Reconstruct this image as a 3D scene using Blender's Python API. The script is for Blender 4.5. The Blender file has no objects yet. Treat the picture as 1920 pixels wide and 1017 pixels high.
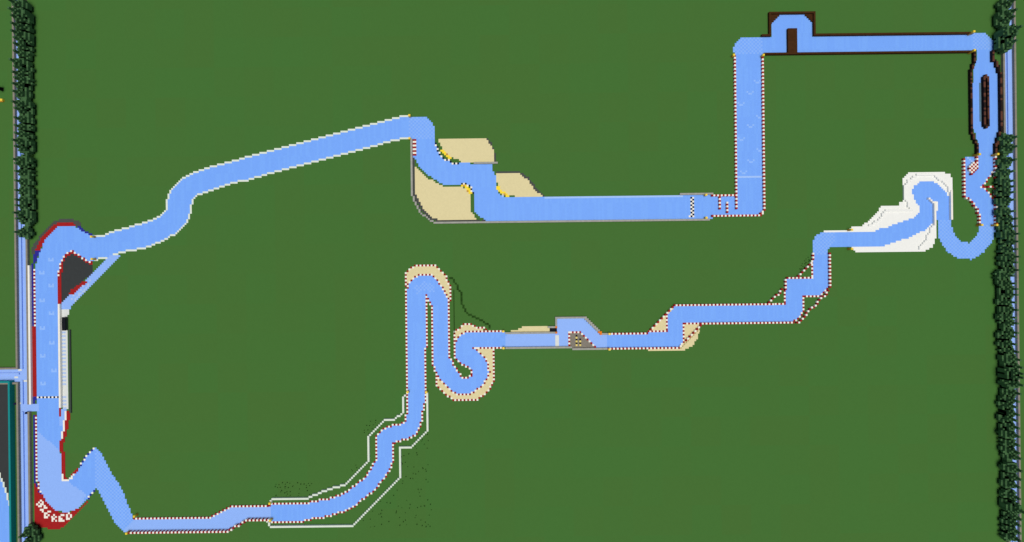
import bpy, math, random
random.seed(7)
C = bpy.data.collections.new("place"); bpy.context.scene.collection.children.link(C)

# ------------------------------------------------------------------ survey
# The place is laid out on a one-metre block grid.  The plan was surveyed in map
# units (3.463 units to the block, map turned by 0.65 degrees, origin at 960,508.5).
S, TH, H = 3.463, math.radians(0.65), 209.6
CT, ST = math.cos(TH), math.sin(TH)
def W(px, py, h=0.0):
    k = (H - h) / H / S
    x, y = (px - 960.0) * k, -(py - 508.5) * k
    return (x * CT + y * ST, -x * ST + y * CT)
def U(i, j):
    x, y = i + .5, j + .5
    return ((x * CT - y * ST) * S + 960.0, 508.5 - (x * ST + y * CT) * S)
def pts(view, s):
    ox, oy, sc = view
    out = []
    for t in s.split():
        a, b = t.split(',')
        out.append((ox + float(a) / sc, oy + float(b) / sc))
    return out
FULL = (0, 0, 1.0)
V_L1 = (160, 290, 4.844); V_L2 = (460, 200, 5.98); V_CH = (740, 200, 4.423); V_GT = (1250, 340, 9.6)
V_TR = (1360, 0, 8.475); V_RI = (1780, 40, 3.63); V_KB = (1680, 280, 4.62); V_KC = (1780, 280, 11.3); V_SN = (1500, 310, 5.65)
V_ST = (1420, 460, 6.356); V_SD = (1190, 560, 9.247); V_TU = (930, 580, 8.348); V_HP = (740, 480, 3.632)
V_BC = (490, 720, 3.424); V_BT = (220, 900, 6.0); V_BL = (0, 800, 4.685); V_T1 = (0, 400, 5.084)
V_PT = (0, 600, 5.084); V_XR = (0, 680, 7.264); V_LT = (50, 900, 10.17); V_IS = (1800, 60, 7.264); V_I2 = (1800, 180, 7.82)

def poly_cells(P):
    """grid cells whose centre lies in a polygon given in world metres"""
    ys = [p[1] for p in P]; out = set()
    for j in range(math.floor(min(ys)) - 1, math.ceil(max(ys)) + 1):
        yc = j + .5; xs = []
        for (x0, y0), (x1, y1) in zip(P, P[1:] + P[:1]):
            if (y0 <= yc) != (y1 <= yc):
                xs.append(x0 + (yc - y0) / (y1 - y0) * (x1 - x0))
        xs.sort()
        for a, b in zip(xs[::2], xs[1::2]):
            for i in range(math.ceil(a - .5), math.floor(b - .5) + 1): out.add((i, j))
    return out
def area(view, s, h=0.0): return poly_cells([W(x, y, h) for x, y in pts(view, s)])
def path(view, s, h=0.0, corners=False):
    """one-block-wide run of cells along a polyline; near-straight legs are snapped to one row or column"""
    Q = [W(x, y, h) for x, y in pts(view, s)]
    for k in range(1, len(Q)):
        (x0, y0), (x1, y1) = Q[k - 1], Q[k]
        if abs(x1 - x0) < .9 and abs(y1 - y0) > 4: Q[k] = (x0, y1)
        elif abs(y1 - y0) < .9 and abs(x1 - x0) > 4: Q[k] = (x1, y0)
    P = [tuple(math.floor(v) for v in q) for q in Q]
    out = [P[0]]
    for (x0, y0), (x1, y1) in zip(P, P[1:]):
        n = max(abs(x1 - x0), abs(y1 - y0))
        for k in range(1, n + 1):
            x = round(x0 + (x1 - x0) * k / n); y = round(y0 + (y1 - y0) * k / n)
            if corners and x != out[-1][0] and y != out[-1][1]: out.append((x, out[-1][1]))
            out.append((x, y))
    return list(dict.fromkeys(out))
def grow(cells, r=1):
    return {(i + a, j + b) for i, j in cells for a in range(-r, r + 1) for b in range(-r, r + 1)}
def grow4(cells):
    return {(i + a, j + b) for i, j in cells for a, b in ((0, 0), (1, 0), (-1, 0), (0, 1), (0, -1))}
def inbox(cells, *boxes):
    out = set()
    for c in cells:
        u, v = U(*c)
        if any(a <= u <= c2 and b <= v <= d for a, b, c2, d in boxes): out.add(c)
    return out

# --------------------------------------------------------------- materials
def lin(c):
    return tuple(((v / 255) / 12.92 if v / 255 <= .04045 else ((v / 255 + .055) / 1.055) ** 2.4) for v in c)
MATS = {}
def mat(name, rgb, block=.03, pix=.05, rough=.9, spec=.08, metal=0.0, alt=None, alt_amt=.5, alt_scale=4.0, grain=None):
    if name in MATS: return MATS[name]
    m = bpy.data.materials.new(name); m.use_nodes = True
    nt = m.node_tree; n = nt.nodes; L = nt.links; b = n['Principled BSDF']
    b.inputs['Roughness'].default_value = rough
    b.inputs['Specular IOR Level'].default_value = spec
    b.inputs['Metallic'].default_value = metal
    g = n.new('ShaderNodeNewGeometry')
    off = n.new('ShaderNodeVectorMath'); off.operation = 'MULTIPLY_ADD'
    off.inputs[1].default_value = (-.02,) * 3
    L.new(g.outputs['True Normal'], off.inputs[0]); L.new(g.outputs['Position'], off.inputs[2])
    def cells(scale):
        a = n.new('ShaderNodeVectorMath'); a.operation = 'MULTIPLY'
        a.inputs[1].default_value = scale if isinstance(scale, tuple) else (scale,) * 3
        L.new(off.outputs[0], a.inputs[0])
        f = n.new('ShaderNodeVectorMath'); f.operation = 'FLOOR'; L.new(a.outputs[0], f.inputs[0])
        w = n.new('ShaderNodeTexWhiteNoise'); w.noise_dimensions = '3D'; L.new(f.outputs[0], w.inputs['Vector'])
        return w.outputs['Value']
    def mr(src, amp):
        r = n.new('ShaderNodeMapRange'); r.inputs['To Min'].default_value = 1 - amp; r.inputs['To Max'].default_value = 1 + amp
        L.new(src, r.inputs['Value']); return r.outputs[0]
    mul = n.new('ShaderNodeMath'); mul.operation = 'MULTIPLY'
    L.new(mr(cells(1.0), block), mul.inputs[0]); L.new(mr(cells(8.0), pix), mul.inputs[1])
    base = n.new('ShaderNodeMix'); base.data_type = 'RGBA'
    base.inputs['A'].default_value = (*lin(rgb), 1); base.inputs['B'].default_value = (*lin(alt or rgb), 1)
    if alt:
        th = n.new('ShaderNodeMath'); th.operation = 'LESS_THAN'; th.inputs[1].default_value = alt_amt
        L.new(cells(grain or alt_scale), th.inputs[0]); L.new(th.outputs[0], base.inputs['Factor'])
    else: base.inputs['Factor'].default_value = 0
    sc = n.new('ShaderNodeVectorMath'); sc.operation = 'SCALE'
    L.new(base.outputs['Result'], sc.inputs[0]); L.new(mul.outputs[0], sc.inputs['Scale'])
    L.new(sc.outputs[0], b.inputs['Base Color'])
    MATS[name] = m
    return m
mat('blue_ice', (116, 166, 251), .012, .03, .55, .12, alt=(118.5, 169, 252), alt_amt=.4, grain=(1.0, .11, 1.0))
mat('packed_ice', (141, 179, 250), .012, .03, .55, .12)
mat('pale_ice', (160, 194, 250), .02, .03, .6, .1)
mat('canal_ice', (146, 180, 248), .02, .04, .6, .1)
mat('mark_ice', (142, 184, 252), .02, .03, .6, .1)
mat('stall_ice', (172, 194, 234), .02, .03, .6, .1)
mat('checker_ice', (134, 177, 251), .02, .03, .6, .1)
mat('red', (158, 32, 33), .05, .05)
mat('maroon', (148, 26, 34), .05, .05)
mat('white', (238, 234, 226), .02, .03)
mat('bone_white', (217, 226, 215), .02, .03)
mat('sand', (219, 207, 161), .02, .05)
mat('snow', (237, 238, 236), .012, .02)
mat('dark_concrete', (56, 59, 61), .03, .05)
mat('ring_concrete', (74, 77, 76), .04, .05)
mat('stone', (158, 158, 152), .07, .10)
mat('rough_stone', (136, 131, 120), .07, .10)
mat('gravel', (129, 123, 114), .05, .18)
mat('dark_oak', (66, 40, 19), .10, .15)
mat('blackstone', (34, 26, 28), .10, .20)
mat('brick_cap', (86, 54, 43), .3, .2, alt=(42, 30, 27), alt_amt=.45, alt_scale=1)
mat('blue', (44, 44, 143), .05, .05)
mat('gold', (240, 204, 62), .05, .12, .35, .5)
mat('bronze', (190, 138, 46), .10, .12, .5, .3)
mat('yellow', (247, 218, 62), .03, .05)
mat('straw', (226, 206, 120), .03, .05)
mat('black', (22, 26, 32), .05, .05)
mat('navy_black', (24, 28, 62), .05, .05)
mat('teal', (26, 134, 136), .03, .04)
mat('orange', (226, 124, 34), .08, .05)
mat('slate_blue', (92, 122, 140), .04, .05)
mat('pit_white', (214, 219, 219), .02, .03)
mat('pit_grey', (62, 72, 66), .03, .05)
mat('bark', (58, 38, 20), .1, .2)
mat('spruce', (68, 102, 66), .10, .12, 1.0, .0, alt=(57, 88, 57), alt_amt=.42, grain=(1.0, 1.0, .001))
mat('step_shade', (40, 70, 28), .2, .2, 1.0, .0)  # dark green that paints in the shade along a terrain step
mat('tuft', (67, 107, 51), .2, .1, 1.0, .0)

# grass: biome-tinted squares sixteen blocks wide plus finer block grain
def grass():
    m = mat('grass', (69, 110, 53), .012, .025, 1.0, .0)
    nt = m.node_tree; n = nt.nodes; L = nt.links; b = n['Principled BSDF']
    src = b.inputs['Base Color'].links[0].from_socket
    g = n.new('ShaderNodeNewGeometry')
    def layer(scale, h, v, prev, smooth=False):
        a = n.new('ShaderNodeVectorMath'); a.operation = 'SCALE'; a.inputs['Scale'].default_value = scale
        L.new(g.outputs['Position'], a.inputs[0])
        if smooth:
            w = n.new('ShaderNodeTexNoise'); w.inputs['Scale'].default_value = 1.0; L.new(a.outputs[0], w.inputs['Vector']); out = w.outputs['Fac']
        else:
            f = n.new('ShaderNodeVectorMath'); f.operation = 'FLOOR'; L.new(a.outputs[0], f.inputs[0])
            w = n.new('ShaderNodeTexWhiteNoise'); w.noise_dimensions = '2D'; L.new(f.outputs[0], w.inputs['Vector']); out = w.outputs['Value']
        hs = n.new('ShaderNodeHueSaturation')
        r1 = n.new('ShaderNodeMapRange'); r1.inputs['To Min'].default_value = .5 - h; r1.inputs['To Max'].default_value = .5 + h
        r2 = n.new('ShaderNodeMapRange'); r2.inputs['To Min'].default_value = 1 - v; r2.inputs['To Max'].default_value = 1 + v
        L.new(out, r1.inputs['Value']); L.new(out, r2.inputs['Value'])
        L.new(r1.outputs[0], hs.inputs['Hue']); L.new(r2.outputs[0], hs.inputs['Value']); L.new(prev, hs.inputs['Color'])
        return hs.outputs['Color']
    c = layer(1 / 16, .004, .016, src)
    c = layer(1 / 160, .006, .03, c, True)
    L.new(c, b.inputs['Base Color'])
    return m
grass()

# ----------------------------------------------------------------- builders
def link(name, verts, faces, mids, mats, parent=None):
    me = bpy.data.meshes.new(name); me.from_pydata(verts, [], faces)
    for k in mats: me.materials.append(MATS[k])
    me.polygons.foreach_set('material_index', mids); me.update()
    o = bpy.data.objects.new(name, me); C.objects.link(o)
    if parent: o.parent = parent
    return o
class Box:
    """collects boxes and links them as one mesh object"""
    def __init__(s): s.v = []; s.f = []; s.m = []; s.mats = []
    def mi(s, k):
        if k not in s.mats: s.mats.append(k)
        return s.mats.index(k)
    def quad(s, q, k):
        b = len(s.v); s.v += q; s.f.append((b, b + 1, b + 2, b + 3)); s.m.append(s.mi(k))
    def box(s, x0, y0, z0, x1, y1, z1, k, top=None, skip=''):
        if '-x' not in skip: s.quad([(x0, y1, z0), (x0, y0, z0), (x0, y0, z1), (x0, y1, z1)], k)
        if '+x' not in skip: s.quad([(x1, y0, z0), (x1, y1, z0), (x1, y1, z1), (x1, y0, z1)], k)
        if '-y' not in skip: s.quad([(x0, y0, z0), (x1, y0, z0), (x1, y0, z1), (x0, y0, z1)], k)
        if '+y' not in skip: s.quad([(x1, y1, z0), (x0, y1, z0), (x0, y1, z1), (x1, y1, z1)], k)
        if '+z' not in skip: s.quad([(x0, y0, z1), (x1, y0, z1), (x1, y1, z1), (x0, y1, z1)], top or k)
        if '-z' not in skip: s.quad([(x0, y1, z0), (x1, y1, z0), (x1, y0, z0), (x0, y0, z0)], k)
    def build(s, name, parent=None): return link(name, s.v, s.f, s.m, s.mats, parent)
def blocks(name, cells, parent=None, origin=(0, 0)):
    """cells: {(i,j): (z0, z1, material[, top material])} or 3-d {(i,j,k): material}; hidden faces are dropped"""
    B = Box(); ox, oy = origin
    for (i, j), c in cells.items():
        z0, z1, k = c[:3]; top = c[3] if len(c) > 3 else k
        skip = '-z'
        for a, b, n in ((-1, 0, '-x'), (1, 0, '+x'), (0, -1, '-y'), (0, 1, '+y')):
            q = cells.get((i + a, j + b))
            if q and q[1] >= z1 and q[0] <= z0: skip += n
        B.box(i - ox, j - oy, z0, i + 1 - ox, j + 1 - oy, z1, k, top, skip)
    return B.build(name, parent)
def tag(o, label, cat, group=None):
    o['label'] = label; o['category'] = cat; o['kind'] = 'thing'
    if group: o['group'] = group
    return o
def thing(name, label, cat, loc, group=None):
    o = bpy.data.objects.new(name, None); C.objects.link(o); o.location = loc
    return tag(o, label, cat, group)
def struct(o): o['kind'] = 'structure'; return o

PLAN = {}                                   # cell -> (surface name, material): what lies on the ground
def lay(cells, name, m):
    for c in cells: PLAN[c] = (name, m(c) if callable(m) else m)
def checker(a, b):
    f = lambda c: a if (c[0] + c[1]) % 2 else b
    f.pair = (a, b)
    return f
RW = checker('maroon', 'white')

# ------------------------------------------------------------- ice race track
seg = {}
seg['left_run'] = area(V_L1, "40,742 80,742 180,722 250,690 385,655 515,618 615,582 685,548 715,510 732,500 735,412 748,380 763,345 782,312 800,297 850,245 895,200 980,158 1080,125 1200,90 1330,55 1465,18 1550,-4 1550,215 1470,232 1400,250 1330,270 1235,303 1130,340 1030,372 1000,392 985,405 980,440 968,455 968,525 948,540 948,575 935,608 915,625 885,662 850,695 820,730 785,745 715,782 650,815 550,852 485,868 370,886 300,905 215,940 150,957 40,957")
seg['left_run'] |= area(V_L2, "0,570 12,556 96,537 350,472 600,406 845,340 1090,275 1340,210 1590,145 1755,102 1840,96 1840,370 1755,370 1590,412 1340,480 1090,545 850,610 600,675 350,742 105,808 0,848")
seg['chicane_corner'] = area(V_CH, "118,90 258,90 290,105 320,150 335,170 338,270 118,270")
seg['chicane'] = area(V_CH, "150,268 338,268 338,330 355,350 368,395 400,430 440,445 480,470 540,472 560,465 660,476 815,476 815,540 838,575 848,690 870,725 910,748 1236,748 1500,743 1500,944 760,948 690,905 655,855 655,720 645,680 600,645 400,645 330,605 270,562 215,512 190,472 165,430 150,415")
seg['chicane'] |= area(FULL, "1000,369.5 1279,366 1335,365 1335,411 1000,414.5")
seg['labyrinth'] = area(V_GT, "790,250 1240,250 1240,600 1240,620 790,640")
seg['right_straight'] = area(FULL, "1379,99 1430,99 1434.5,393 1427,401 1368,404 1368,390 1380,390")
seg['top_corner'] = area(V_TR, "135,850 135,740 165,690 225,620 280,585 580,585 580,850")
seg['top_run'] = area(V_TR, "570,585 735,585 735,375 770,340 800,310 830,270 865,230 1245,228 1270,260 1305,290 1340,325 1380,365 1395,575 1500,560 1500,860 570,850")
seg['top_run'] |= area(FULL, "1530,65.5 1824,61.5 1824,97 1530,101")
seg['far_corner'] = area(V_RI, "157,85 240,85 270,100 295,130 298,197 157,197")
seg['island_run'] = area(V_RI, "187,195 298,195 301,250 325,300 342,340 342,750 320,790 312,840 308,910 200,910 198,860 185,800 172,750 158,735 158,345 170,300 187,262")
seg['kerb_run'] = area(V_KB, "722,0 858,0 855,130 840,190 800,240 770,285 748,310 760,350 800,390 840,440 855,480 858,662 718,662 715,560 690,500 665,460 640,425 600,412 597,72 690,72 705,60")
seg['ubend'] = area(V_KB, "858,660 858,710 835,790 805,840 760,890 700,930 650,955 560,952 480,915 430,870 400,820 370,765 365,735 358,605 472,605 475,640 490,700 510,740 530,770 570,805 630,812 660,790 690,760 712,710 716,660")
seg['snow_run'] = area(V_SN, "340,705 525,705 800,703 812,680 930,660 990,630 1060,605 1130,580 1200,560 1240,525 1262,490 1258,440 1240,405 1215,370 1205,330 1183,300 1195,250 1210,220 1250,190 1290,165 1395,165 1440,190 1500,230 1535,270 1560,320 1590,375 1598,440 1598,575 1452,575 1452,395 1420,395 1420,580 1410,610 1360,650 1320,690 1250,720 1190,750 1140,775 1030,800 970,830 890,855 520,858 340,862")
seg['stair_corner'] = area(V_SN, "132,945 130,815 150,770 190,735 250,703 360,705 360,862 330,865 310,880 285,905 285,945")
seg['stair_run'] = area(V_ST, "662,95 835,95 835,505 800,545 770,575 740,590 530,592 530,800 500,840 470,880 430,902 -60,906 -60,712 330,710 345,690 345,400 662,398")
seg['sand_run'] = area(V_SD, "2100,128 690,135 570,290 565,590 220,592 200,630 -300,632 -300,848 740,840 835,740 835,425 2100,405")
seg['tunnel_exit'] = area(V_TU, "1730,408 2300,400 2300,606 1730,606")
seg['tunnel'] = area(V_TU, "140,378 950,378 950,138 1385,138 1625,380 1735,388 1735,622 1215,622 1205,606 140,606")
seg['tunnel_entry'] = area(V_TU, "-20,366 145,366 145,600 -20,600")
seg['hairpin'] = area(V_HP, "88,230 100,195 130,160 165,138 250,135 275,150 295,185 320,215 340,250 360,300 367,330 369,690 385,715 400,750 425,790 460,835 500,838 528,818 530,780 500,752 460,735 430,712 418,690 418,600 430,560 460,535 500,522 760,522 760,626 530,627 570,655 605,690 632,740 638,800 620,845 590,880 545,920 500,940 440,942 400,922 350,882 310,832 282,790 270,745 266,370 252,335 232,290 205,250 205,300 210,960 96,960 92,560")
seg['bottom_curve'] = area(V_BC, "945,-20 1052,-20 1048,100 1032,170 1026,230 1006,290 985,325 938,346 888,361 835,378 834,412 845,432 845,480 826,538 796,588 756,638 716,686 656,731 607,776 538,811 488,826 428,846 368,854 276,868 270,878 60,881 60,781 270,777 360,757 430,744 490,725 540,705 592,664 645,625 684,584 715,533 745,482 750,450 740,432 740,380 750,322 783,295 832,275 884,265 922,255 935,212 945,150")
seg['bottom_straight'] = area(V_BT, "130,436 1065,428 1110,395 1160,375 1220,340 1300,302 1340,296 1735,290 1735,456 1450,446 1420,470 1350,508 1250,556 1210,572 100,588 40,570")
seg['zigzag'] = area(V_BL, "835,185 900,250 950,345 1000,440 1060,530 1100,620 1165,790 1175,830 1085,922 1010,850 940,720 900,630 860,550 835,545")
seg['red_bend'] = area(V_BL, "331,0 560,0 540,100 527,135 527,235 545,235 545,480 600,485 640,450 700,360 760,270 836,190 836,545 760,640 720,690 660,735 600,752 500,745 440,695 400,645 370,592 350,540 331,480")
seg['start_run'] = area(V_PT, "347,-200 556,-200 560,200 566,640 568,850 585,880 600,900 612,950 590,1060 355,1060 352,700")
seg['first_bend'] = area(V_T1, "343,1040 343,500 360,430 385,370 410,290 450,230 500,180 560,120 680,118 715,130 750,150 800,180 870,220 1010,205 1010,430 930,447 850,462 820,440 770,410 720,370 690,352 640,372 610,400 590,440 570,500 550,590 556,1040")
ICE = set().union(*seg.values())
def boundary(cells): return {c for c in cells if any((c[0] + a, c[1] + b) not in cells for a, b in ((1, 0), (-1, 0), (0, 1), (0, -1)))}

# ground covers first, ice afterwards
sandc = {}
sandc['chicane upper'] = area(V_CH, "367,270 470,265 765,265 775,295 800,320 828,385 828,460 560,462 500,440 460,420 400,355 385,330 367,310")
sandc['chicane lower'] = area(V_CH, "172,500 215,540 270,585 330,622 400,660 555,665 640,700 640,850 680,925 690,942 360,942 305,915 265,885 230,835 205,790 190,760 172,725")
sandc['chicane right'] = area(V_CH, "845,553 1030,553 1060,575 1105,605 1140,650 1165,690 1200,715 1236,745 930,748 885,725 848,660")
for k, c in sandc.items(): lay(c, 'sand_trap', 'sand')
lay(area(V_CH, "765,265 800,290 830,380 845,385 845,460 828,460 828,385 800,325 775,295"), 'gravel_edge', 'ring_concrete')
lay(area(V_CH, "845,540 1040,540 1110,585 1150,640 1190,690 1236,735 1236,745 1200,720 1165,695 1140,655 1105,612 1060,580 1030,556 845,556"), 'gravel_edge', 'ring_concrete')
lay(area(V_CH, "150,420 172,440 172,725 190,760 205,790 230,835 265,885 305,915 360,940 760,940 760,955 345,955 290,935 235,880 180,790 155,735"), 'gravel_edge', 'ring_concrete')
lay(area(V_HP, "80,215 80,115 100,90 150,70 270,70 300,90 330,120 350,155 372,210 374,310 350,310 300,200 250,140 165,140 100,205"), 'sand_trap', 'sand')
lay(area(V_HP, "412,570 415,520 440,490 480,470 520,470 570,490 640,512 640,525 500,525 430,560"), 'sand_trap', 'sand')
lay(area(V_HP, "275,770 285,880 320,920 400,982 550,985 600,960 640,910 668,860 668,635 530,627 570,650 640,740 640,800 620,845 545,925 440,945 350,885"), 'sand_trap', 'sand')
lay(area(V_SD, "690,100 240,560 220,590 300,590 565,590 565,300 690,140"), 'sand_trap', 'sand')
lay(area(V_SD, "825,430 1150,430 1110,540 1105,605 1080,690 1045,705 1040,765 1015,800 975,830 925,860 830,905 222,912 222,860 760,860 825,760"), 'sand_trap', 'sand')
lay(area(V_TU, "245,357 245,335 335,335 335,300 418,300 418,275 545,268 830,268 830,357"), 'sand_trap', 'sand')
snow = area(V_SN, "520,700 545,660 565,648 655,640 700,610 740,570 780,540 830,490 850,450 890,425 1045,420 1050,400 1085,385 1085,180 1080,150 1105,120 1125,95 1160,68 1530,62 1540,80 1590,100 1612,150 1612,380 1598,560 1452,560 1440,770 1420,830 1400,870 1345,905 1030,915 580,918 565,895 520,860")
snow |= area(V_SN, "248,690 330,684 525,684 525,712 248,712")
lay(snow, 'snow_field', 'snow')
grassy = area(V_SN, "1463,560 1590,560 1595,700 1463,760")
for c in grassy: PLAN.pop(c, None)
lay(area(V_T1, "310,400 303,330 345,262 430,163 500,83 560,62 735,62 778,110 720,130 690,120 560,120 400,260 360,350 325,410"), 'grey_runoff', 'ring_concrete')
lay(area(V_T1, "590,450 640,400 690,385 760,410 880,480 880,575 680,740 590,870 560,870 570,500"), 'grey_runoff', 'dark_concrete')
lay(area(V_BL, "304,490 322,490 350,560 385,600 420,660 480,730 530,755 620,752 700,715 775,645 770,670 660,780 570,870 530,897 400,895 350,885 312,862"), 'red_runoff', 'red')

mix = checker('blue_ice', 'checker_ice')
for k, c in seg.items():
    m = 'blue_ice'
    if k in ('tunnel', 'bottom_straight'): m = 'packed_ice'
    if k in ('chicane_corner', 'top_corner', 'far_corner', 'ubend', 'stair_corner', 'zigzag'): m = mix
    lay(c, 'ice_track', m)
lay(seg['top_run'] | seg['right_straight'] | seg['island_run'], 'ice_track', 'blue_ice')
for k in ('top_corner', 'far_corner', 'chicane_corner', 'stair_corner', 'zigzag'): lay(seg[k], 'ice_track', mix)
lay(area(V_HP, "205,175 270,205 270,260 205,235 150,262 135,215") & seg['hairpin'], 'ice_track', mix)
lay(area(V_BL, "331,48 520,200 600,485 760,600 720,690 660,735 600,752 500,745 440,695 400,645 370,592 350,540 331,480") & ICE, 'ice_track', 'packed_ice')
lay(inbox(boundary(ICE), (940, 366, 1280, 371)), 'ice_track', 'pale_ice')
grass_isl = area(V_KB, "640,405 690,480 720,560 720,670 690,760 600,800 530,770 490,690 480,500 600,420")
lay(area(V_TU, "1160,365 1310,365 1340,400 1550,605 1550,618 1205,618 1200,606 1160,606"), 'gravel_island', 'gravel')
lay(area(V_TU, "830,298 960,298 960,352 830,352"), 'tunnel_mouth', 'black')
# white edging flush with the ice of the long left run
edge = inbox(boundary(ICE), (176, 215, 766, 489)) - inbox(boundary(seg['chicane_corner']), (765, 0, 900, 300))
lay(edge, 'white_edging', 'bone_white')
lay(path(V_ST, "875,15 1010,10 1100,10") , 'ice_track', 'blue_ice')
# pit lane
pit_ice = area(V_T1, "1045,398 1150,400 1060,490 960,592 830,730 690,872 662,925 588,925 585,850 640,800 830,630 960,490")
lay(pit_ice, 'pit_lane', 'packed_ice')
lay({c for c in area(V_T1, "845,625 890,665 720,850 640,830 690,780") if (c[0] + 2 * c[1]) % 5 in (0,) or ((c[0] - c[1]) % 4 == 0 and random.random() < .5)}, 'pit_lane', 'stall_ice')
pitx0, pitx1 = W(116.5, 650)[0], W(127.5, 650)[0]
pit_floor = area(FULL, "115.5,575 131,575 130,584 128,590 126.4,620 127.6,769 116.5,769")
lay(pit_floor, 'pit_lane', 'pit_white')
lay(area(FULL, "115.5,569 133,569 131,582 115.5,582"), 'pit_lane', 'packed_ice')
lay(area(FULL, "115.5,572 133,572 133,574.5 115.5,574.5"), 'pit_lane', 'pit_white')
for y in [622 + 7.0 * k for k in range(15)] + [742 + 7.0 * k for k in range(4)]:
    lay(area(FULL, f"{116.8 + (y - 620) * .011},{y} {123.8 + (y - 620) * .011},{y} {123.8 + (y - 620) * .011},{y + 3.5} {116.8 + (y - 620) * .011},{y + 3.5}"), 'pit_lane', 'stall_ice')
lay(area(FULL, "116,769 124,769 122,785 120,800 113,800 112,778"), 'pit_lane', 'packed_ice')
# boat canals either side
def col(px, py, h=0): return math.floor(W(px, py, h)[0])
def row(px, py, h=0): return math.floor(W(px, py, h)[1])
LW, LE, LD = col(22.4, 45, 1), col(48.8, 430, 1), col(39.6, 700, .8)
RWc, RE, RD = col(1882.6, 110, 1), col(1903, 60, 1), col(1894, 110, .8)
J0, J1 = -152, 152
lay({(i, j) for i in range(LW + 1, LE) for j in range(J0, J1)}, 'ice_canal', 'canal_ice')
lay({(i, j) for i in range(RWc + 1, RE) for j in range(J0, J1)}, 'ice_canal', 'canal_ice')
b0, b1 = row(15, 714, .5), row(15, 695.5)
lay({(i, j) for i in range(-300, LW + 1) for j in range(b0, b1 + 1)}, 'ice_canal', 'canal_ice')
p0, p1 = row(60, 771), row(60, 758.5)
lay({(i, j) for i in range(LE, col(73, 765)) for j in range(p0, p1 + 1)}, 'ice_canal', 'packed_ice')

# ------------------------------------------------------------ kerbs and walls
CLAIM = set()
def solid(cells, z1, m, z0=0.0, top=None):
    return {c: (z0, z1, m(c) if callable(m) else m) + ((top(c) if callable(top) else top,) if top else ()) for c in cells}
def comps(cells):
    cells = set(cells); out = []
    while cells:
        st = [cells.pop()]; comp = set(st)
        while st:
            i, j = st.pop()
            for a in (-1, 0, 1):
                for b in (-1, 0, 1):
                    q = (i + a, j + b)
                    if q in cells: cells.discard(q); comp.add(q); st.append(q)
        out.append(comp)
    return sorted(out, key=len, reverse=True)

def along(cells, a, b):
    """material per cell alternating along a run of blocks"""
    left = set(cells); col_ = {}
    def nb(c): return [(c[0] + p, c[1] + q) for p, q in ((1, 0), (-1, 0), (0, 1), (0, -1), (1, 1), (1, -1), (-1, 1), (-1, -1))]
    while left:
        st = min(left, key=lambda c: (sum(n in left for n in nb(c)), c))
        fr = [st]; left.discard(st); d = 0
        while fr:
            nx = []
            for c in fr: col_[c] = b if d % 2 else a
            for c in fr:
                for n in nb(c):
                    if n in left: left.discard(n); nx.append(n)
            fr = nx; d += 1
    return lambda c: col_[c]
def claim(cells, m=None):
    """cells not yet built on; odd bits cut off from the main run become paint on the ground"""
    free = [q for q in cells if q not in CLAIM]
    runs = comps(free)
    CLAIM.update(free)
    for c in runs[1:]:
        if m: lay(c, 'kerb_paint', m)
    keep = runs[0]
    return [q for q in free if q in keep]
def kerb(cells, label, m=RW, h=.10):
    cells = claim(cells, m)
    if hasattr(m, 'pair'): m = along(cells, *m.pair)
    return tag(blocks('kerb', solid(cells, h, m)), label, 'kerb')
def barrier(cells, label, m=RW, h=1.0, name='barrier_wall', cat='barrier', top=None):
    cells = claim(cells, m)
    if hasattr(m, 'pair'): m = along(cells, *m.pair)
    return tag(blocks(name, solid(cells, h, m, 0, top)), label, cat)
RIM = grow(ICE) - ICE
RIM4 = grow4(ICE) - ICE
used = set()
def rim(*boxes):
    c = inbox(RIM4, *boxes) - used
    used.update(c); return c
# hairpin
hp = comps(rim((755, 495, 944, 735), (815, 690, 932, 752)))
hp_labels = ["red and white kerb running over the hairpin's top and round the grass tongue",
             "red and white kerb round the narrow grass strip and the sandy bottom bend"]
hp = [c for c in hp if len(c) > 3]
print('hairpin runs', [len(c) for c in hp])
for c, l in zip(hp, hp_labels): kerb(c, l)
kerb(path(V_HP, "82,205 82,112 100,92 118,80 145,68 272,68 285,80 300,92 318,102 335,125 350,155 365,185 374,215 374,298"), "red and white outer kerb arching over the sand at the top of the hairpin")
kerb(path(V_HP, "412,585 412,535 425,505 445,485 475,468 520,468 560,488 605,495 640,512"), "short red and white kerb arching over the sand above the tunnel entry bend")
kerb(path(V_HP, "280,815 280,880 320,922 350,950 405,982 550,986 600,958 640,915 672,858 668,640"), "red and white outer kerb curving under the sand at the bottom of the hairpin")
# bottom curve
bc = [c for c in comps(rim((506, 737, 812, 990))) if len(c) > 3]
bc.sort(key=lambda c: -sum(U(*q)[0] for q in c) / len(c))
for c, l in zip(bc[:2], ["red and white kerb on the lower right side of the sweeping lower curve",
                         "red and white kerb on the upper left side of the sweeping lower curve"]): kerb(c, l)
def wall_white(s, label, view=V_BC): return barrier(path(view, s, 1), label, 'bone_white', 1.0, 'white_wall', 'wall')
wall_white("935,60 905,88 905,180 850,235 795,237 692,342 692,490 535,655 470,668 400,692 340,717 290,737 75,745 55,770", "thin white wall following the upper left side of the lower curve")
wall_white("1070,60 1075,295 960,412 885,412 888,598 580,908 65,912 35,885", "thin white wall following the lower right side of the lower curve")
# bottom straight
barrier(rim((252, 930, 505, 975)), "low red and white barrier on the upper side of the bottom straight", RW, .5)
barrier(path(V_BT, "125,598 1235,582 1300,540 1375,497 1450,452 1690,450", 1.5), "tall red and white barrier on the lower side of the bottom straight", RW, 1.5)
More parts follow.
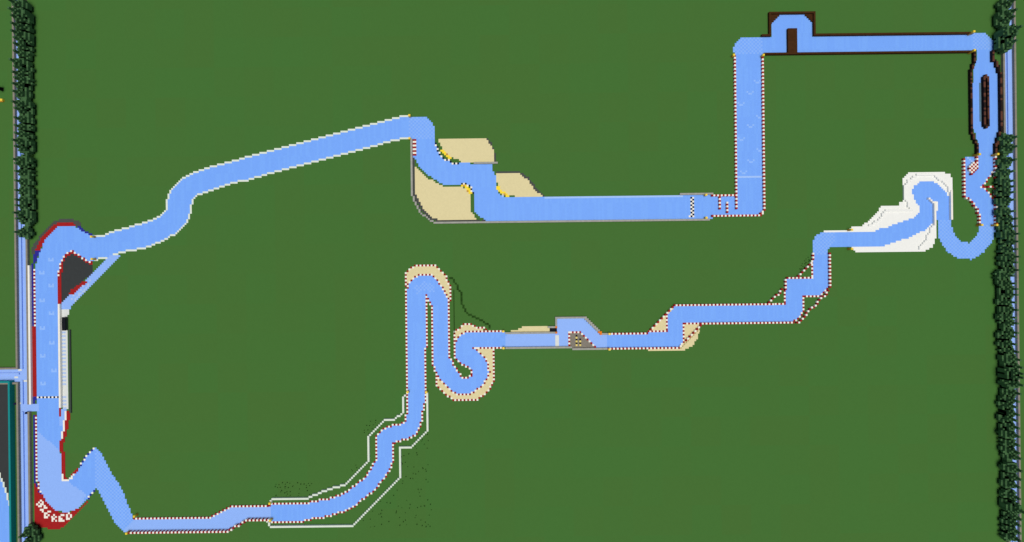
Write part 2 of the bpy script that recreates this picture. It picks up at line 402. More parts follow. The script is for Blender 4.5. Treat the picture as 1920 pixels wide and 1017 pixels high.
# stairs
barrier(rim((1312, 595, 1486, 612)), "red and white barrier below the straight between the stair corners and the sand", RW)
barrier(rim((1312, 560, 1448, 580)), "red and white barrier above the straight between the stair corners and the sand", RW)
kerb(rim((1448, 560, 1480, 576), (1466, 545, 1480, 576)), "flush red and white kerb of the lower left grass triangle at the stair corners")
barrier(rim((1464, 518, 1480, 545)) | rim((1468, 512, 1504, 525)), "red and white barrier round the upper left step of the stair corners", RW)
kerb(rim((1504, 512, 1530, 527), (1518, 488, 1530, 527)), "flush red and white kerb of the upper grass triangle at the stair corners")
barrier(rim((1515, 474, 1528, 495)), "short red and white barrier on the left just after the icy checker corner", RW)
barrier(rim((1549, 474, 1562, 541)), "red and white barrier on the right side of the stair corners", RW)
kerb(rim((1486, 535, 1556, 612)), "flush red and white kerb of the lower right grass triangle at the stair corners")
barrier(path(V_ST, "470,915 515,895 560,845 610,795 690,715 770,630 820,580 860,510", 1), "diagonal red and white barrier closing the lower right grass triangle", RW)
barrier(path(V_ST, "505,368 570,295 620,245 645,222", 1), "short diagonal red and white barrier closing the upper grass triangle", RW)
barrier(path(V_ST, "148,680 220,610 265,562 300,530", 1), "short diagonal red and white barrier closing the lower left grass triangle", RW)
# sand corner
barrier(rim((1262, 565, 1312, 578)), "short red and white barrier over the ice just right of the sandy corner", RW)
kerb(rim((1244, 574, 1252, 626), (1214, 618, 1254, 628)), "flush red and white kerb of the upper sandy triangle")
barrier(rim((1140, 620, 1214, 632)), "red and white barrier above the ice between tunnel exit and sandy corner", RW)
barrier(rim((1140, 648, 1278, 660)), "red and white barrier below the ice between tunnel exit and sandy corner", RW)
kerb(rim((1278, 600, 1312, 645)), "flush red and white kerb of the lower sandy triangle")
rim((1250, 565, 1275, 600))
barrier(path(V_SD, "235,575 690,115", 1), "stepped red and cream barrier along the upper edge of the upper sandy triangle", checker('red', 'white'))
barrier(path(V_SD, "760,850 1140,460", 1), "diagonal red and white barrier crossing the lower sandy triangle", RW)
sb = tag(blocks('sand_bank', solid(area(V_SD, "222,882 760,882 860,800 1110,540 1080,690 1045,705 1040,765 1015,800 975,830 925,860 830,905 222,912") - set(path(V_SD, "760,850 1140,460", 1)), .6, 'sand')), "low stepped sand bank behind the diagonal barrier of the lower sandy triangle", 'sand bank')
# tunnel
for s, l in (("952,275 952,275", "orange block on the grey wall above the black opening"), ("952,365 952,375", "orange block below the black opening at the white stripe"), ("1610,362 1630,362 1630,392", "orange corner blocks at the lower end of the stone stair wall")):
    barrier(path(V_TU, s, 1.2), l, 'orange', 1.25, 'warning_block', 'block')
def stone(s, label, h=1.0, view=V_TU, m='stone'): return barrier(path(view, s, h), label, m, h, 'stone_wall', 'wall')
def stone2(s, label): return barrier(path(V_TU, s, 1, True), label, 'stone', 1.0, 'stone_wall', 'wall')
stone("148,380 935,380", "grey stone wall above the pale ice, left of the white stripe")
stone("148,612 640,608 1180,602 1195,628 1570,628 1750,618", "long grey stone wall below the pale ice and the gravel island")
stone2("955,255 955,137 1395,135 1420,165 1470,215 1520,265 1575,320 1605,350", "grey stone wall round the raised loop of pale ice above the gravel island")
stone("838,284 930,284", "short grey stone wall above the black opening")
stone("1665,390 1755,390", "short grey stone wall right of the orange blocks")
tag(blocks('stop_line', solid(area(V_TU, "915,396 975,396 978,590 920,590"), .06, 'pit_white')), "white stripe across the pale ice below the black opening", 'line')
kerb(path(V_TU, "1160,580 1160,360 1305,360 1335,388 1545,598"), "red and white kerb round the grey gravel island", checker('red', 'white'), .3)
for x, y0, y1, l in ((1248, 405, 580, "longer black and yellow dashed strip on the gravel island, the left of the two"), (1330, 470, 575, "shorter black and yellow dashed strip on the gravel island, the right of the two")):
    tag(blocks('dashed_strip', solid(path(V_TU, f"{x},{y0} {x},{y1 - 12}"), .14, checker('straw', 'black'))), l, 'marking')
# chicane
tag(blocks('kerb', solid(area(V_CH, "150,276 182,276 182,408 150,408"), .10, lambda c: 'maroon' if c[1] % 2 else 'white')), "wide striped dark red and white kerb at the left just below the checkered chicane corner", 'kerb')
kerb(path(V_CH, "340,310 340,325 358,350 375,395 405,430 435,443 460,455 495,472 530,475"), "black and white kerb along the inside of the first chicane bend", checker('navy_black', 'white'))
kerb(path(V_CH, "565,643 595,645 625,657 640,685 655,715"), "short black and white kerb at the tip of the lower sand", checker('navy_black', 'white'))
def sausage(s, label):
    t = set(path(V_CH, s)); t |= {(i + 1, j) for i, j in t}
    return tag(blocks('sausage_kerb', solid(t, .3, lambda c: 'yellow' if (c[0] * 3 + c[1] * 2) % 7 else 'bronze')), label, 'kerb')
sausage("385,368 405,385 430,410 452,432", "yellow raised kerb with dark crosses at the corner of the upper chicane sand")
sausage("562,655 590,670 610,690 625,712", "yellow raised kerb at the tip of the lower chicane sand")
sausage("855,670 868,695 890,722 925,745", "yellow raised kerb at the corner of the right chicane sand")
for s, l in (("345,275 362,300 385,345 385,345", "a"), ("455,425 475,437 505,450 545,458", "b")): pass
hedge_runs = (("352,280 365,315 378,345", "short dark green edging left of the upper chicane sand"), ("465,428 505,447 548,458", "short dark green edging under the upper chicane sand"),
  ("175,470 190,505 215,530 270,582 330,620 400,655 555,658", "long dark green edging between ice and lower chicane sand"), ("640,720 640,850 660,885 690,930 720,940", "dark green edging on the right of the lower chicane sand"),
  ("855,635 855,660", "tiny dark green edging left of the right chicane sand"), ("940,744 985,744", "tiny dark green edging under the right chicane sand"))
for s, l in hedge_runs:
    cs = path(V_CH, s)
    for c in cs:
        if c not in ICE: PLAN.pop(c, None)
stone("143,275 146,735 152,752 165,775 190,825 212,868 240,900 262,925 300,948 345,964 2609,938", "long grey stone wall bounding the lower chicane sand and the finish straight", 1.0, V_CH)
stone("660,467 840,467", "short grey stone wall under the upper chicane sand", 1.0, V_CH)
stone("255,222 820,218", "short grey stone wall above the chequered finish line", 1.0, V_GT)
# finish gate and labyrinth
fl = area(V_GT, "413,276 480,276 480,642 413,642")
tag(blocks('finish_line', solid(fl, .06, checker('navy_black', 'white'))), "double row chequered black and white line across the middle straight", 'finish line')
R2 = checker('red', 'white')
barrier(path(V_GT, "835,250 1215,250", 1), "red and white barrier above the little labyrinth", R2)
barrier(path(V_GT, "968,290 968,490", 1), "red and white barrier hanging down into the labyrinth, the left one", R2)
barrier(path(V_GT, "1100,380 1102,570", 1), "red and white barrier standing up inside the labyrinth", R2)
barrier(path(V_GT, "840,618 1690,610 1690,572 1745,572 1745,540", 1), "red and white barrier under the labyrinth turning up at the corner", R2)
barrier(path(FULL, "1377.8,105 1381.6,391", 1), "long red and white barrier on the left side of the vertical straight", R2)
barrier(path(FULL, "1431.3,105 1434.6,392", 1), "long red and white barrier on the right side of the vertical straight", R2)
# dark oak walls on top
oak = 'dark_oak'
barrier(path(V_TR, "590,562 712,562 712,207 1415,200 1418,550", 1) + path(FULL, "1527.5,64 1822,60.5", 1), "dark wooden wall over the arch and along the top straight", oak, 1.2, 'wooden_wall', 'wall')
barrier(area(V_TR, "990,455 1140,445 1140,850 990,850", 1) | set(path(V_TR, "640,850 1500,850", 1)) | set(path(FULL, "1500,100 1822,96.5", 1)), "dark wooden wall under the top straight with a thick pier inside the arch", oak, 1.2, 'wooden_wall', 'wall')
for s, l in (("700,215 865,215 830,270 800,310 770,340 735,375 700,375", "dark wooden corner platform on the left of the arch"), ("1245,210 1410,210 1410,365 1375,365 1340,325 1305,290 1270,260", "dark wooden corner platform on the right of the arch")):
    tag(blocks('wooden_platform', solid(claim(area(V_TR, s) - ICE), .5, oak)), l, 'platform')
# brick-capped dark walls round the island
def capped(cells, label, h=1.3):
    cells = claim(cells)
    o = tag(blocks('brick_wall', solid(cells, h - .4, 'blackstone')), label, 'wall')
    blocks('coping', solid(cells, h, 'brick_cap', h - .4 + .002), o)
    return o
capped(path(V_IS, "218,275 218,385 195,400 190,450 170,475 165,530 148,545 148,1000", 1.3) + path(V_I2, "168,0 172,440 185,545 215,560 215,615 238,640 238,690 260,720 262,830", 1.3), "black wall with mottled brick coping on the left of the long island")
capped(path(V_IS, "470,270 470,385 500,400 510,450 525,470 535,530 558,550 570,1000", 1.3) + path(V_I2, "600,0 605,510 590,530 585,595 560,610 555,690 535,700 532,840", 1.3), "black wall with mottled brick coping on the right of the long island")
IH = 1.3
ja, jb = row(1852, 236, IH), row(1852, 146, IH)
ia, ic = col(1846.2, 190, IH), col(1853, 190, IH)
isl = {(i, j) for i in (ia, ic) for j in range(ja, jb + 1)} | {(i, j) for i in range(ia, ic + 1) for j in (ja, jb)} | {((ia + ic) // 2, ja - 1), ((ia + ic) // 2, jb + 1)}
t = thing('island_wall', "long narrow island of two brick-capped black walls in the middle of the ice", 'wall', (0, 0, 0))
blocks('wall', solid(isl, IH - .3, 'blackstone'), t)
blocks('coping', solid(isl, IH, 'brick_cap', IH - .298), t)
blocks('infill', solid({(i, j) for i in range(ia + 1, ic) for j in range(ja + 1, jb)}, .3, 'blackstone'), t)
for q in (ia - 1, ic + 1): blocks('skirt', solid({(q, j) for j in range(ja + 3, jb - 2)}, .12, 'slate_blue'), t)

# kerb run
barrier(path(FULL, "1809.9,298 1810.9,368", 1) + path(V_KB, "605,405 625,430 660,462 690,500 705,520 718,555 735,575 738,640", 1), "long red and white barrier on the left of the curvy kerb run", R2, 1.0)
barrier(path(V_KC, "608,150 608,235", 1), "short red and white barrier hanging below the left gold post of the island", R2, 1.0)
mound = {}
for c in area(V_KC, "560,260 600,260 600,440 560,480 480,560 450,575 450,470 410,400 480,310", 1): mound[c] = (0, 1.0, R2(c))
tag(blocks('stepped_mound', mound), "red and white chequered stepped mound on the ice beside the curvy kerb run", 'mound')
tag(blocks('floor_marking', solid(path(V_KC, "385,200 425,240 462,280", 0), .06, 'pale_ice')), "three pale diagonal floor blocks in the ice pocket behind the chequered mound", 'marking')
barrier(path(V_KC, "1000,140 1000,600", 1), "red and white barrier beside the trees below the right gold post of the island", R2, 1.0)
kerb(rim((1841, 308, 1870, 348)), "flush red and white kerb on the upper side of the grass wedge", R2)
kerb(rim((1841, 348, 1866, 384)), "flush red and white kerb on the lower side of the grass wedge", R2)
barrier(path(V_KC, "722,778 960,778", 1), "red and white barrier spur across the grass wedge", R2)
barrier(path(V_KB, "866,335 866,405", 1), "short dark red and white barrier between the grass wedge and the trees", R2)
barrier(path(V_KB, "872,492 868,640", 1.2), "red and white barrier beside the trees above the checkered u-bend", R2, 1.2)
# snow walls
def snowwall(s, label, h=.7, m='snow'): return barrier(path(V_SN, s, h), label, m, h, 'snow_wall', 'wall')
snowwall("1115,360 1112,225 1135,200 1155,170 1185,135 1215,112 1245,92 1340,97 1420,105 1460,130 1500,165 1540,205 1580,240 1585,265", "thin white snow wall arching over the top of the snow field")
snowwall("1185,478 1170,450 1155,420 1138,385", "short white snow wall on the inside left of the snow bend")
snowwall("1185,470 925,467 905,495 880,530 845,570 780,610 740,630", "thin white snow wall across the middle left of the snow field")
snowwall("1410,650 1395,690 1370,735 1350,775 1330,810 1300,855 1272,878", "thin diagonal white snow wall at the lower right of the snow field")
snowwall("1378,348 1400,372 1425,385 1436,400 1440,635", "thick white wall splitting the ice inside the snow bend", 1.0, 'white')
snowwall("1615,280 1620,565", "thick white wall on the right edge of the snow field", 1.0, 'white')
for c in path(V_SN, "1443,640 1443,725")[::2]: pass
# start area, left
def flat(name, cells, m, label, cat, h=.05): return tag(blocks(name, solid(cells, h, m)), label, cat)
lk = set(path(V_T1, "330,545 334,1010")) | set(path(V_PT, "333,0 333,65"))
kerb(lk, "red and white kerb on the left of the start straight above the long red strip")
kerb(set(path(V_BL, "320,-95 322,-60 323,0 326,480 345,490 345,545 362,570")), "red and white kerb on the left between boat passage and red corner")
kerb(area(V_PT, "310,70 347,70 352,735 318,735"), "wide plain red strip left of the starting grid", 'red')
kerb(set(path(V_T1, "325,400 325,470 312,510 312,1010")) | set(path(V_PT, "315,0 315,65")), "blue strip outside the kerb on the upper left of the start straight", 'blue')
kerb(set(path(V_PT, "325,740 325,795")) | set(path(V_PT, "340,745 340,752")), "blue corner block strip at the starting line", 'blue')
kerb(set(path(V_BL, "305,-90 306,0 306,480 330,500 335,550 352,580 352,592")), "blue strip outside the kerb left of the red corner", 'blue')
kerb({c for c in area(V_T1, "342,352 365,285 425,198 500,122 560,84 692,80 724,125 690,122 560,122 500,185 410,292 385,350") if c not in ICE}, "red arc round the outside of the first bend", 'red')
kerb({c for c in area(V_T1, "720,118 760,118 800,160 880,205 885,225 870,222 800,182 745,150") if c not in ICE}, "blue run-out strip at the end of the first bend", 'blue')
kerb({c for c in area(V_T1, "345,350 387,350 380,385 355,430 340,470 322,470 322,400") if c not in ICE and c not in used}, "blue wedge at the lower end of the red arc", 'blue')
ap = rim((118, 466, 172, 496), (105, 466, 122, 520))
kerb(ap, "red and white apex kerb on the inside of the first bend")
kerb({c for c in area(V_T1, "552,590 572,500 612,400 690,362 770,415 850,462 885,490 870,500 760,425 690,390 640,405 605,460 590,590 585,870 560,870") if c not in ICE and c not in ap}, "red band behind the apex kerb of the first bend", 'red')
kerb({c for c in area(V_T1, "665,770 670,740 700,720 760,675 820,640 830,655 760,720 700,775")}, "short red band on the lower edge of the dark infield", 'red')
barrier(path(FULL, "110.8,573 113.6,763", 1), "long thin white pit wall right of the starting grid", 'white', 1.0, 'pit_wall', 'wall')
barrier(path(FULL, "54.3,501 57.8,756", 1), "long thin white wall left of the starting grid", 'white', 1.0, 'white_wall', 'wall')
barrier(path(FULL, "128.4,622 130,772", .5), "low dark grey wall along the right edge of the pit lane", 'pit_grey', .5, 'pit_wall', 'wall')
bb = thing('race_office', "small black flat-roofed hut on the right edge of the pit lane", 'hut', (*W(124.6, 607), 0))
Bx = Box(); Bx.box(-.9, -3.5, 0, .9, 3.5, 1.1, 'pit_grey'); Bx.build('wall', bb)
Bx = Box(); Bx.box(-1.0, -3.6, 1.102, 1.0, 3.6, 1.3, 'black'); Bx.build('roof', bb)
PW = col(110.8, 573, 1)
kerb({(PW - 1, j) for j in range(row(110, 642), row(110, 608))}, "upper thin red strip against the pit wall", 'red')
kerb({(PW - 1, j) for j in range(row(110, 717), row(110, 685))}, "lower thin red strip against the pit wall", 'red')
kerb(area(FULL, "111.2,761 114.8,761 115,780 111.4,780"), "red block at the lower end of the pit wall", 'red')
kerb(area(FULL, "122.2,770 125.4,770 125.4,788 122.4,788 122.4,809 119.4,809 119.4,822 115,822 115,809 118.6,809 118.6,788 122.2,788"), "thin white strip beside the red pit exit strip", 'white')
kerb(area(FULL, "125.4,770 132,770 132,788 130,788 130,806 126,806 126,821 122,821 122,828 118.3,828 118.3,848 112.3,848 112.3,828 115,828 115,821 119.4,821 119.4,806 122.4,806 122.4,788 125.4,788"), "wide red strip curving away at the pit exit", 'red')
kerb(inbox(RIM4, (114, 888, 142, 910)), "short white kerb at the tip of the grass inside the big red corner", 'white')
kerb({c for c in area(V_BL, "545,222 575,222 575,450 600,460 690,350 705,375 645,450 605,490 545,485") if c not in ICE}, "red band on the inside of the big red corner", 'red')
kerb({c for c in inbox(RIM4, (150, 836, 182, 890)) if c not in used and U(*c)[0] < 178}, "blue and white kerb climbing to the peak of the zigzag", checker('blue', 'white'))
kerb({c for c in inbox(RIM4, (158, 912, 180, 938)) if c not in used}, "blue and white kerb under the zigzag beside the lettered red area", checker('blue', 'white'))
# lettering on the red run-off, block letters laid in white
let = thing('lettering', "white block lettering BIG RED laid in a curve on the red run-off", 'lettering', (0, 0, 0))
for rects in (((255, 378, 295, 412), (222, 415, 256, 448), (292, 408, 327, 448), (183, 448, 222, 486), (256, 448, 327, 484), (222, 484, 292, 520)),
              ((327, 480, 365, 515), (327, 515, 397, 550), (255, 552, 327, 588), (292, 588, 327, 621)),
              ((398, 588, 467, 621), (333, 621, 400, 656), (333, 656, 368, 692), (333, 692, 408, 733), (405, 656, 440, 692)),
              ((508, 652, 541, 690), (470, 690, 508, 720), (478, 720, 541, 760), (541, 692, 580, 722), (478, 760, 510, 797), (548, 762, 580, 797)),
              ((650, 652, 722, 690), (610, 690, 650, 725), (610, 725, 685, 762), (610, 762, 724, 797)),
              ((790, 620, 826, 655), (752, 652, 792, 764), (828, 655, 866, 722), (792, 722, 828, 760))):
    Bx = Box()
    for x0, y0, x1, y1 in rects:
        (a, d), (c, b) = [W(*p) for p in pts(V_LT, f"{x0},{y0} {x1},{y1}")]
        Bx.box(a, b, .02, c, d, .07, 'white')
    Bx.build('letter', let)
# start line and grid brackets
flat('finish_line', path(V_PT, "360,735 560,733"), checker('navy_black', 'white'), "single row black and white line across the start straight", 'finish line', .06)
def bracket(px, py, label, group, shape):
    x, y = W(px, py); i, j = math.floor(x), math.floor(y)
    o = tag(blocks('grid_marking', solid({(a, b) for a, b in shape}, .045, 'mark_ice'), origin=(0, 0)), label, 'grid marking', group)
    o.location = (i, j, 0); return o
ORD = ['first', 'second', 'third', 'fourth', 'fifth', 'sixth', 'seventh', 'eighth', 'ninth', 'tenth', 'eleventh', 'twelfth', 'thirteenth', 'fourteenth', 'fifteenth', 'sixteenth', 'seventeenth', 'eighteenth', 'nineteenth', 'twentieth']
def ordn(k):
    if k < 20: return ORD[k]
    tens = {2: 'twenty', 3: 'thirty', 4: 'forty', 5: 'fifty', 6: 'sixty'}
    t_, r = divmod(k + 1, 10)
    return {2: 'twentieth', 3: 'thirtieth', 4: 'fortieth', 5: 'fiftieth', 6: 'sixtieth'}[t_] if r == 0 else tens[t_] + '-' + ORD[r - 1]
SH1 = ((0, 0), (1, 0), (2, 0), (0, 1), (2, 1))
for n_, (x, y) in enumerate(((74, 514), (74.5, 564), (75, 616), (76, 668), (76.5, 720))): bracket(x, y, f"pale starting bracket in the left column of the start straight, {ordn(n_)} from the top", 'starting brackets on the start straight', SH1)
for n_, (x, y) in enumerate(((93.5, 488), (94.5, 539), (94.5, 591), (95.5, 644), (96.5, 695))): bracket(x, y, f"pale starting bracket in the right column of the start straight, {ordn(n_)} from the top", 'starting brackets on the start straight', SH1)
SH2 = ((1, 0), (2, 0), (0, 1), (3, 1))
rights = [(1416, 156), (1400, 176.5), (1384, 197), (1418, 220), (1401, 240), (1386.5, 263), (1419, 284), (1402, 306), (1387.5, 327)]
for n_, (x, y) in enumerate(rights): bracket(x, y, f"pale starting bracket on the vertical straight at right, {ordn(n_)} from its top", 'starting brackets on the vertical straight', SH2)
flat('stop_line', path(V_GT, "1275,-58 1700,-62"), 'pale_ice', "faint pale line across the vertical straight below its starting brackets", 'line', .045)
# canals: walls and dividers
def run(i, ja, jb): return {(i, j) for j in range(min(ja, jb), max(ja, jb) + 1)}
barrier(run(LW, b1 + 1, J1) | {(i, b1 + 1) for i in range(-300, LW)}, "grey stone wall on the far left side of the left boat canal above its crossing", 'rough_stone', 1.0, 'stone_wall', 'wall')
barrier(run(LW, J0, b0 - 1) | {(i, b0 - 1) for i in range(-300, LW)}, "grey stone wall on the far left side of the left boat canal below its crossing", 'rough_stone', 1.0, 'stone_wall', 'wall')
barrier(run(LE, p1 + 1, J1), "grey stone wall on the right side of the left boat canal above the boat passage", 'rough_stone', 1.0, 'stone_wall', 'wall')
barrier(run(LE, J0, p0 - 1), "grey stone wall on the right side of the left boat canal below the boat passage", 'rough_stone', 1.0, 'stone_wall', 'wall')
barrier(run(RWc, J0, J1), "grey stone wall on the left side of the right boat canal behind the trees", 'rough_stone', 1.0, 'stone_wall', 'wall')
barrier(run(RE, J0, J1), "grey stone wall on the far right side of the right boat canal", 'rough_stone', 1.0, 'stone_wall', 'wall')
def divider(cells, label): return tag(blocks('ice_divider', solid(cells, .5, 'canal_ice')), label, 'divider')
divider(run(LD, b1 + 1, J1), "low ice divider in the left boat canal above its crossing")
divider(run(LD, p1 + 1, b0), "low ice divider in the left boat canal between crossing and boat passage")
divider(run(LD, J0, p0 - 1), "low ice divider in the left boat canal below the boat passage")
divider(run(RD, J0, J1), "low ice divider along the right boat canal")
divider({(i, row(15, 703, .8)) for i in range(-300, LW + 1)}, "low ice divider in the side canal leaving to the left")
for (x, y, l) in ((37.5, 692.5, "upper left"), (32, 708, "lower left"), (47.5, 713, "right"), (38.5, 755.5, "lower middle")):
    flat('canal_marking', path(FULL, f"{x - 2.5},{y} {x + 2},{y}"), 'pit_white', f"small white floor mark at the crossing of the left boat canal, the {l} one", 'marking', .06)
for x, y, l in ((28.5, 759.5, "small navy block beside the teal building"), (48.5, 773.8, "small navy block at the lower side of the boat passage")):
    barrier(path(FULL, f"{x - 1.5},{y} {x + 1},{y}", 1.3), l, 'navy_black', 1.35, 'signal_block', 'block')
# teal building in the lower left
te = thing('teal_building', "teal-walled building with an open top and dark floor at the lower left edge", 'building', (0, 0, 0))
tx, ty = col(25.6, 800), row(20, 716)
wallc = run(tx, -210, ty) | {(i, ty) for i in range(-330, tx)}
blocks('wall', solid(wallc, 2.1, 'teal'), te)
fl_cells = {(i, j) for i in range(-330, tx) for j in range(-210, ty)}
tice = area(FULL, "-200,860 0,887 4,897 8,907 12,919 15.5,930 19,944 22,960 24,1240 -200,1240") & fl_cells
wl = (boundary(tice) & inbox(tice, (-20, 870, 18, 947)))
blocks('floor', solid(fl_cells - tice, .03, 'dark_concrete'), te)
blocks('ice_floor', solid(tice - wl, .03, 'blue_ice'), te)
blocks('white_edging', solid(wl, .05, 'bone_white'), te)
Bx = Box(); Bx.box(-330, ty + .2, 2.102, col(9.5, 716) + .3, ty + .8, 2.25, 'white'); Bx.build('coping', te)
for c in list(PLAN):
    if c in wallc or c in fl_cells: del PLAN[c]
# dark strips standing in for the shade of a terrain step east of the hairpin
tag(blocks('shade_strip', solid(path(V_HP, "372,150 400,170 432,212 440,235 455,270 458,310 470,350 490,385 510,405 530,420 570,430 610,450 640,478 650,490"), .35, 'step_shade')), "thin winding dark green strip of painted step shade on the grass right of the hairpin", 'step_shade')
sl = Box(); x0, y0 = W(850.3, 544); x1, y1 = W(850.9, 626); sl.box(x0, y1, 0, x0 + .35, y0, .4, 'step_shade')
tag(sl.build('shade_strip'), "straight hair-thin dark green strip of painted step shade right beside the hairpin", 'step_shade')

# gold gate posts
GP = 'gold gate posts along the track'
proto = {}
def post(px, py, h, label):
    x, y = W(px, py, h); i, j = math.floor(x), math.floor(y)
    o = thing('gate_post', label, 'post', (x, y, 0), GP)
    for nm, z0, z1, r, k in (('post', 0.0, h - .9, .5, 'bronze'), ('cap', h - .898, h, .54, 'gold')):
        if (nm, h) not in proto:
            B = Box(); B.box(-r, -r, z0, r, r, z1, k)
            if nm == 'cap': B.box(-.3, -.3, z1 + .002, .3, .3, z1 + .12, 'yellow')
            proto[nm, h] = B.build(nm, o)
        else:
            c = proto[nm, h].copy(); C.objects.link(c); c.parent = o; c.name = nm
    return o
for x, y, h, l in ((767.3, 216.3, 2, "at the upper end of the long white-edged run"), (767.5, 259.3, 2, "at the lower end of the long white-edged run"),
    (1324.5, 365.5, 2, "on the wall right of the chequered line, upper side"), (1325, 408.5, 2, "on the wall right of the chequered line, lower side"),
    (1376.5, 103, 2, "on top of the vertical straight, left side"), (1432, 103, 2, "on top of the vertical straight, right side"),
    (1827, 59, 3, "at the right end of the upper wooden wall"), (1828, 94, 3, "at the right end of the lower wooden wall"),
    (1837.6, 289.3, 3, "at the lower left end of the long island walls"), (1872, 289, 3, "at the lower right end of the long island walls beside the trees"),
    (1842, 422, 2.5, "left of the top of the checkered u-bend"), (1870, 422, 2.5, "right of the top of the checkered u-bend beside the trees"),
    (1597.8, 431, 2.5, "at the upper left tip of the snow field"), (1598, 466.8, 2.5, "at the lower left tip of the snow field"),
    (943.8, 622, 2, "upper left of the pale tunnel ice"), (944, 653.3, 2, "lower left of the pale tunnel ice"),
    (1143, 626.7, 2, "upper right of the pale tunnel ice"), (1143, 655.6, 2, "lower right of the pale tunnel ice"),
    (764, 736, 2, "left of the foot of the hairpin"), (799, 736, 2, "right of the foot of the hairpin"),
    (505, 945, 2, "above the start of the lower curve"), (506, 977, 2, "below the start of the lower curve"),
    (251, 969, 2, "above the left end of the bottom straight"), (236.5, 1001, 2, "below the left end of the bottom straight"),
    (170.5, 444, 2, "above the entry of the first bend"), (171.5, 486, 2, "below the entry of the first bend")):
    post(x, y, h, "gold-capped post " + l)
# two things cut by the left edge
fb = thing('lamp_post', "tall black lamp post cut by the left edge of the picture", 'lamp post', (*W(7, 170), 0))
Bx = Box(); Bx.box(-.5, -.8, 0, .5, .8, 1.6, 'blackstone'); Bx.box(-.75, -1.3, 1.6, .75, 1.3, 2.2, 'black'); Bx.build('pillar', fb); fb.location = (*W(-4, 165, 2), 0)
fy = thing('gold_pile', "small pile of yellow and dark blocks at the left edge", 'pile', (*W(2.5, 189), 0))
Bx = Box(); Bx.box(-2, -.6, 0, 1.8, .6, 1.0, 'gold'); Bx.build('gold_block', fy)
Bx = Box(); Bx.box(-1.6, -.9, 0, 1.4, -.5, .5, 'bronze'); Bx.box(-1.2, .5, 0, .3, .9, .4, 'black'); Bx.build('dark_block', fy)

# ------------------------------------------------------------------- surfaces
USEDK = set()
layers = {}
for c, (n_, m) in PLAN.items(): layers.setdefault(n_, {})[c] = m
for n_, cells in layers.items():
    B = Box(); rows = {}
    for (i, j), m in cells.items(): rows.setdefault(j, []).append((i, m))
    for j, r in rows.items():
        r.sort(); s = 0
        while s < len(r):
            e = s
            while e + 1 < len(r) and r[e + 1] == (r[e][0] + 1, r[s][1]): e += 1
            B.quad([(r[s][0], j, .02), (r[e][0] + 1, j, .02), (r[e][0] + 1, j + 1, .02), (r[s][0], j + 1, .02)], r[s][1])
            s = e + 1
    struct(B.build(n_))
B = Box(); G = 3000
B.quad([(-G, -G, 0), (G, -G, 0), (G, G, 0), (-G, G, 0)], 'grass')
struct(B.build('ground'))

# grass tufts, one uncountable cover
B = Box()
def tufts(view, s, dens):
    for c in area(view, s):
        if c in PLAN or random.random() > dens: continue
        x, y = c[0] + random.random(), c[1] + random.random(); h = random.uniform(.3, .8)
        for k in range(3):
            a = random.random() * 3.14; dx, dy = math.cos(a) * .28, math.sin(a) * .28
            B.quad([(x - dx, y - dy, 0.0), (x + dx, y + dy, 0.0), (x + dx * .5 + .1, y + dy * .5, h), (x - dx * .8 + .1, y - dy * .8, h)], 'tuft')
tufts(V_BC, "880,420 1080,300 1090,920 600,925 890,600", .07)
tufts(V_BC, "80,735 90,630 330,625 320,700 280,730", .2)
tufts(V_BC, "560,620 545,540 700,500 640,560", .12); tufts(V_BC, "650,300 650,230 790,230 690,330", .25)
tufts(V_ST, "480,360 490,260 560,170 640,120 640,230", .4)
t_ = B.build('grass_tufts'); t_['kind'] = 'stuff'
t_['label'] = 'short dark tufts of grass beside the lower curve'

# ---------------------------------------------------------------------- trees
def crown_cells(h, rnd):
    """leaf blocks stacked round the stem: a one-block tip, a narrow upper cone and full skirts"""
    cells = set()
    for i in range(-3, 4):
        for j in range(-3, 4):
            d = math.hypot(i, j)
            if d > 3.3: continue
            if d < .5: top = h
            elif d < 1.2: top = h - 2
            elif d < 1.6: top = h - 3
            elif d < 2.3: top = h - 4
            elif d < 2.9: top = h - 4 - (i + j) % 2
            else: top = h - 5 + rnd.choice((0, 0, 1))
            for z in range(1, max(1, top) + 1): cells.add((i, j, z))
            if d > 1.2 and rnd.random() < .12: cells.discard((i, j, top))
            if d > 2.5 and rnd.random() < .15: cells.discard((i, j, 1))
    return cells
def tree_meshes(h, seed):
    rnd = random.Random(seed); cc = crown_cells(h, rnd)
    B = Box()
    for (i, j, z) in cc:
        skip = ''
        for a, b, c, n_ in ((-1, 0, 0, '-x'), (1, 0, 0, '+x'), (0, -1, 0, '-y'), (0, 1, 0, '+y'), (0, 0, 1, '+z'), (0, 0, -1, '-z')):
            if (i + a, j + b, z + c) in cc: skip += n_
        B.box(i - .5, j - .5, z, i + .5, j + .5, z + 1, 'spruce', None, skip)
    T = Box(); T.box(-.48, -.48, 0, .48, .48, h - .5, 'bark')
    return B, T
TREES = {}
def tree(x, y, h, seed, label, group):
    key = (h, seed % 3)
    o = thing('spruce_tree', label, 'tree', (x, y, 0), group)
    o.rotation_euler = (0, 0, math.pi / 2 * (seed % 4))
    if key not in TREES:
        B, T = tree_meshes(h, h * 10 + seed % 3)
        TREES[key] = (T.build('trunk', o), B.build('crown', o))
    else:
        for src, nm in zip(TREES[key], ('trunk', 'crown')):
            c = src.copy(); C.objects.link(c); c.parent = o; c.name = nm
    return o
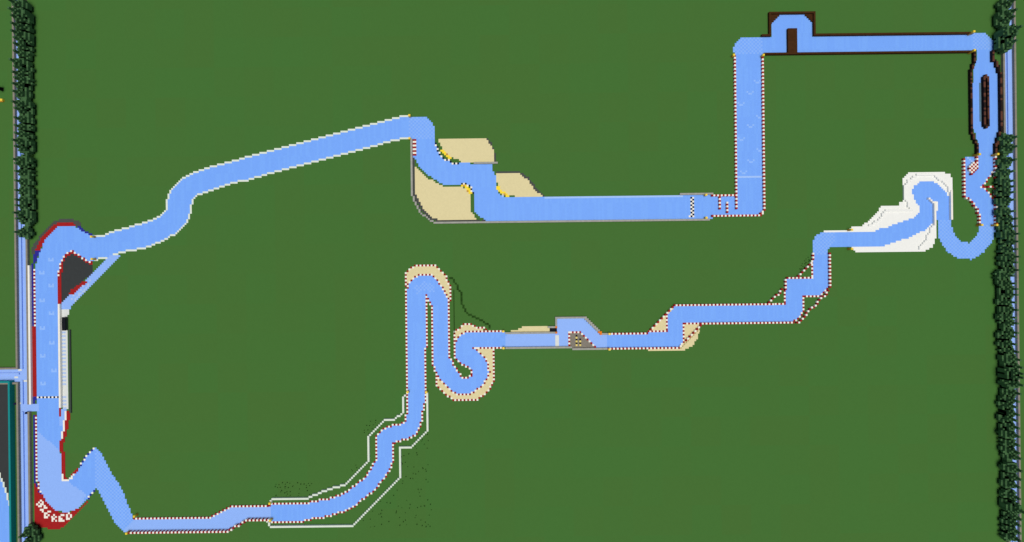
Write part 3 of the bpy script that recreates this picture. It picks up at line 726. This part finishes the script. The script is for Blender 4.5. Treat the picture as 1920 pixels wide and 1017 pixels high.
def plant(tips, base, word, group):
    for k, (tx_, ty_) in enumerate(sorted(tips, key=lambda p: p[1])):
        bx = W(base(ty_), ty_)[0]
        t0 = W(tx_ + (1.7 if tx_ < 960 else -1.7), ty_)
        d = abs(t0[0]) - abs(bx)
        h = H * d / (abs(bx) + d)
        h = int(max(6, min(11, round(h))))
        x, y = W(tx_ + (1.7 if tx_ < 960 else -1.7), ty_, h)
        size = 'tall' if h >= 9 else 'short' if h <= 6 else 'medium'
        tree(math.floor(x) + .5, math.floor(y) + .5, h, k * 7 + 3, f"{size} spruce by the {word}, {ordn(k)} from the top of its row", group)
left = [(21, 2), (20, 16), (24, 30), (24, 44), (24, 57), (27, 71), (27, 83), (27, 96), (22, 112), (27, 124), (27, 136), (28, 147), (27, 158), (27, 173), (26, 190), (30, 204), (29, 220), (29, 235), (29, 249), (25, 263), (32, 276), (25, 297), (31, 308), (30, 320), (30, 340), (32.5, 358), (30, 375), (30, 387), (26, 398), (33, 411), (30, 437)]
plant(left, lambda y: 55 + y * .0113, 'left boat canal', 'spruces along the left boat canal')
plant([(40, 1004), (41, 1021)], lambda y: 61, 'canal below the red corner', 'spruces at the lower left corner')
plant([(1901, 2), (1904, 18), (1901, 34), (1912, 52), (1906, 66), (1905, 77)], lambda y: 1871 + (y - 60) * .0113, 'upper right boat canal', 'spruces at the top right')
r2 = [(1904, 256), (1904, 276), (1902, 301), (1899, 320), (1899, 338), (1901, 350), (1898, 362), (1899, 374), (1901, 395), (1902, 412), (1905, 426), (1907, 437), (1906, 455), (1904, 467), (1910, 480), (1904, 494), (1907, 505), (1898, 519), (1901, 530), (1904.7, 544), (1904.5, 554), (1901, 568), (1905, 583), (1903, 596), (1905, 608), (1905, 623), (1903, 633), (1903, 647), (1908, 660), (1913, 674), (1913.6, 689), (1915, 700), (1917, 710), (1917, 721), (1910, 737), (1908, 752), (1905, 765), (1908, 776), (1905, 787), (1908.5, 801), (1911, 820), (1909, 834), (1909, 848), (1911, 861), (1913, 883), (1911, 898), (1908, 912), (1909, 935), (1909, 948), (1918, 960), (1912, 972), (1909.7, 984), (1912, 999), (1910, 1012)]
plant(r2, lambda y: 1873.5 + (y - 250) * .0113, 'lower right boat canal', 'spruces along the right boat canal')

# ----------------------------------------------------------- light and camera
sc = bpy.context.scene
w = bpy.data.worlds.new("World"); sc.world = w; w.use_nodes = True
nt = w.node_tree; bg = nt.nodes['Background']
sky = nt.nodes.new('ShaderNodeTexSky'); sky.sky_type = 'NISHITA'; sky.sun_disc = False
sky.sun_elevation = math.radians(84); sky.sun_rotation = math.radians(200)
nt.links.new(sky.outputs[0], bg.inputs['Color']); bg.inputs['Strength'].default_value = .06
sun = bpy.data.lights.new('sun', 'SUN'); sun.energy = 2.8; sun.angle = math.radians(50); sun.color = (1, .94, .80)
so = bpy.data.objects.new('sun', sun); C.objects.link(so)
so.rotation_euler = (math.radians(6), 0, math.radians(20))
cam = bpy.data.cameras.new('camera'); co = bpy.data.objects.new('camera', cam); C.objects.link(co)
co.location = (0, 0, H); co.rotation_euler = (0, 0, -TH)
cam.sensor_fit = 'HORIZONTAL'; cam.angle = 2 * math.atan(960 / (S * H)); cam.clip_end = 10000; cam.clip_start = .5
sc.camera = co
sc.view_settings.view_transform = 'Standard'; sc.view_settings.look = 'None'; sc.view_settings.gamma = 1
sc.view_settings.exposure = 0
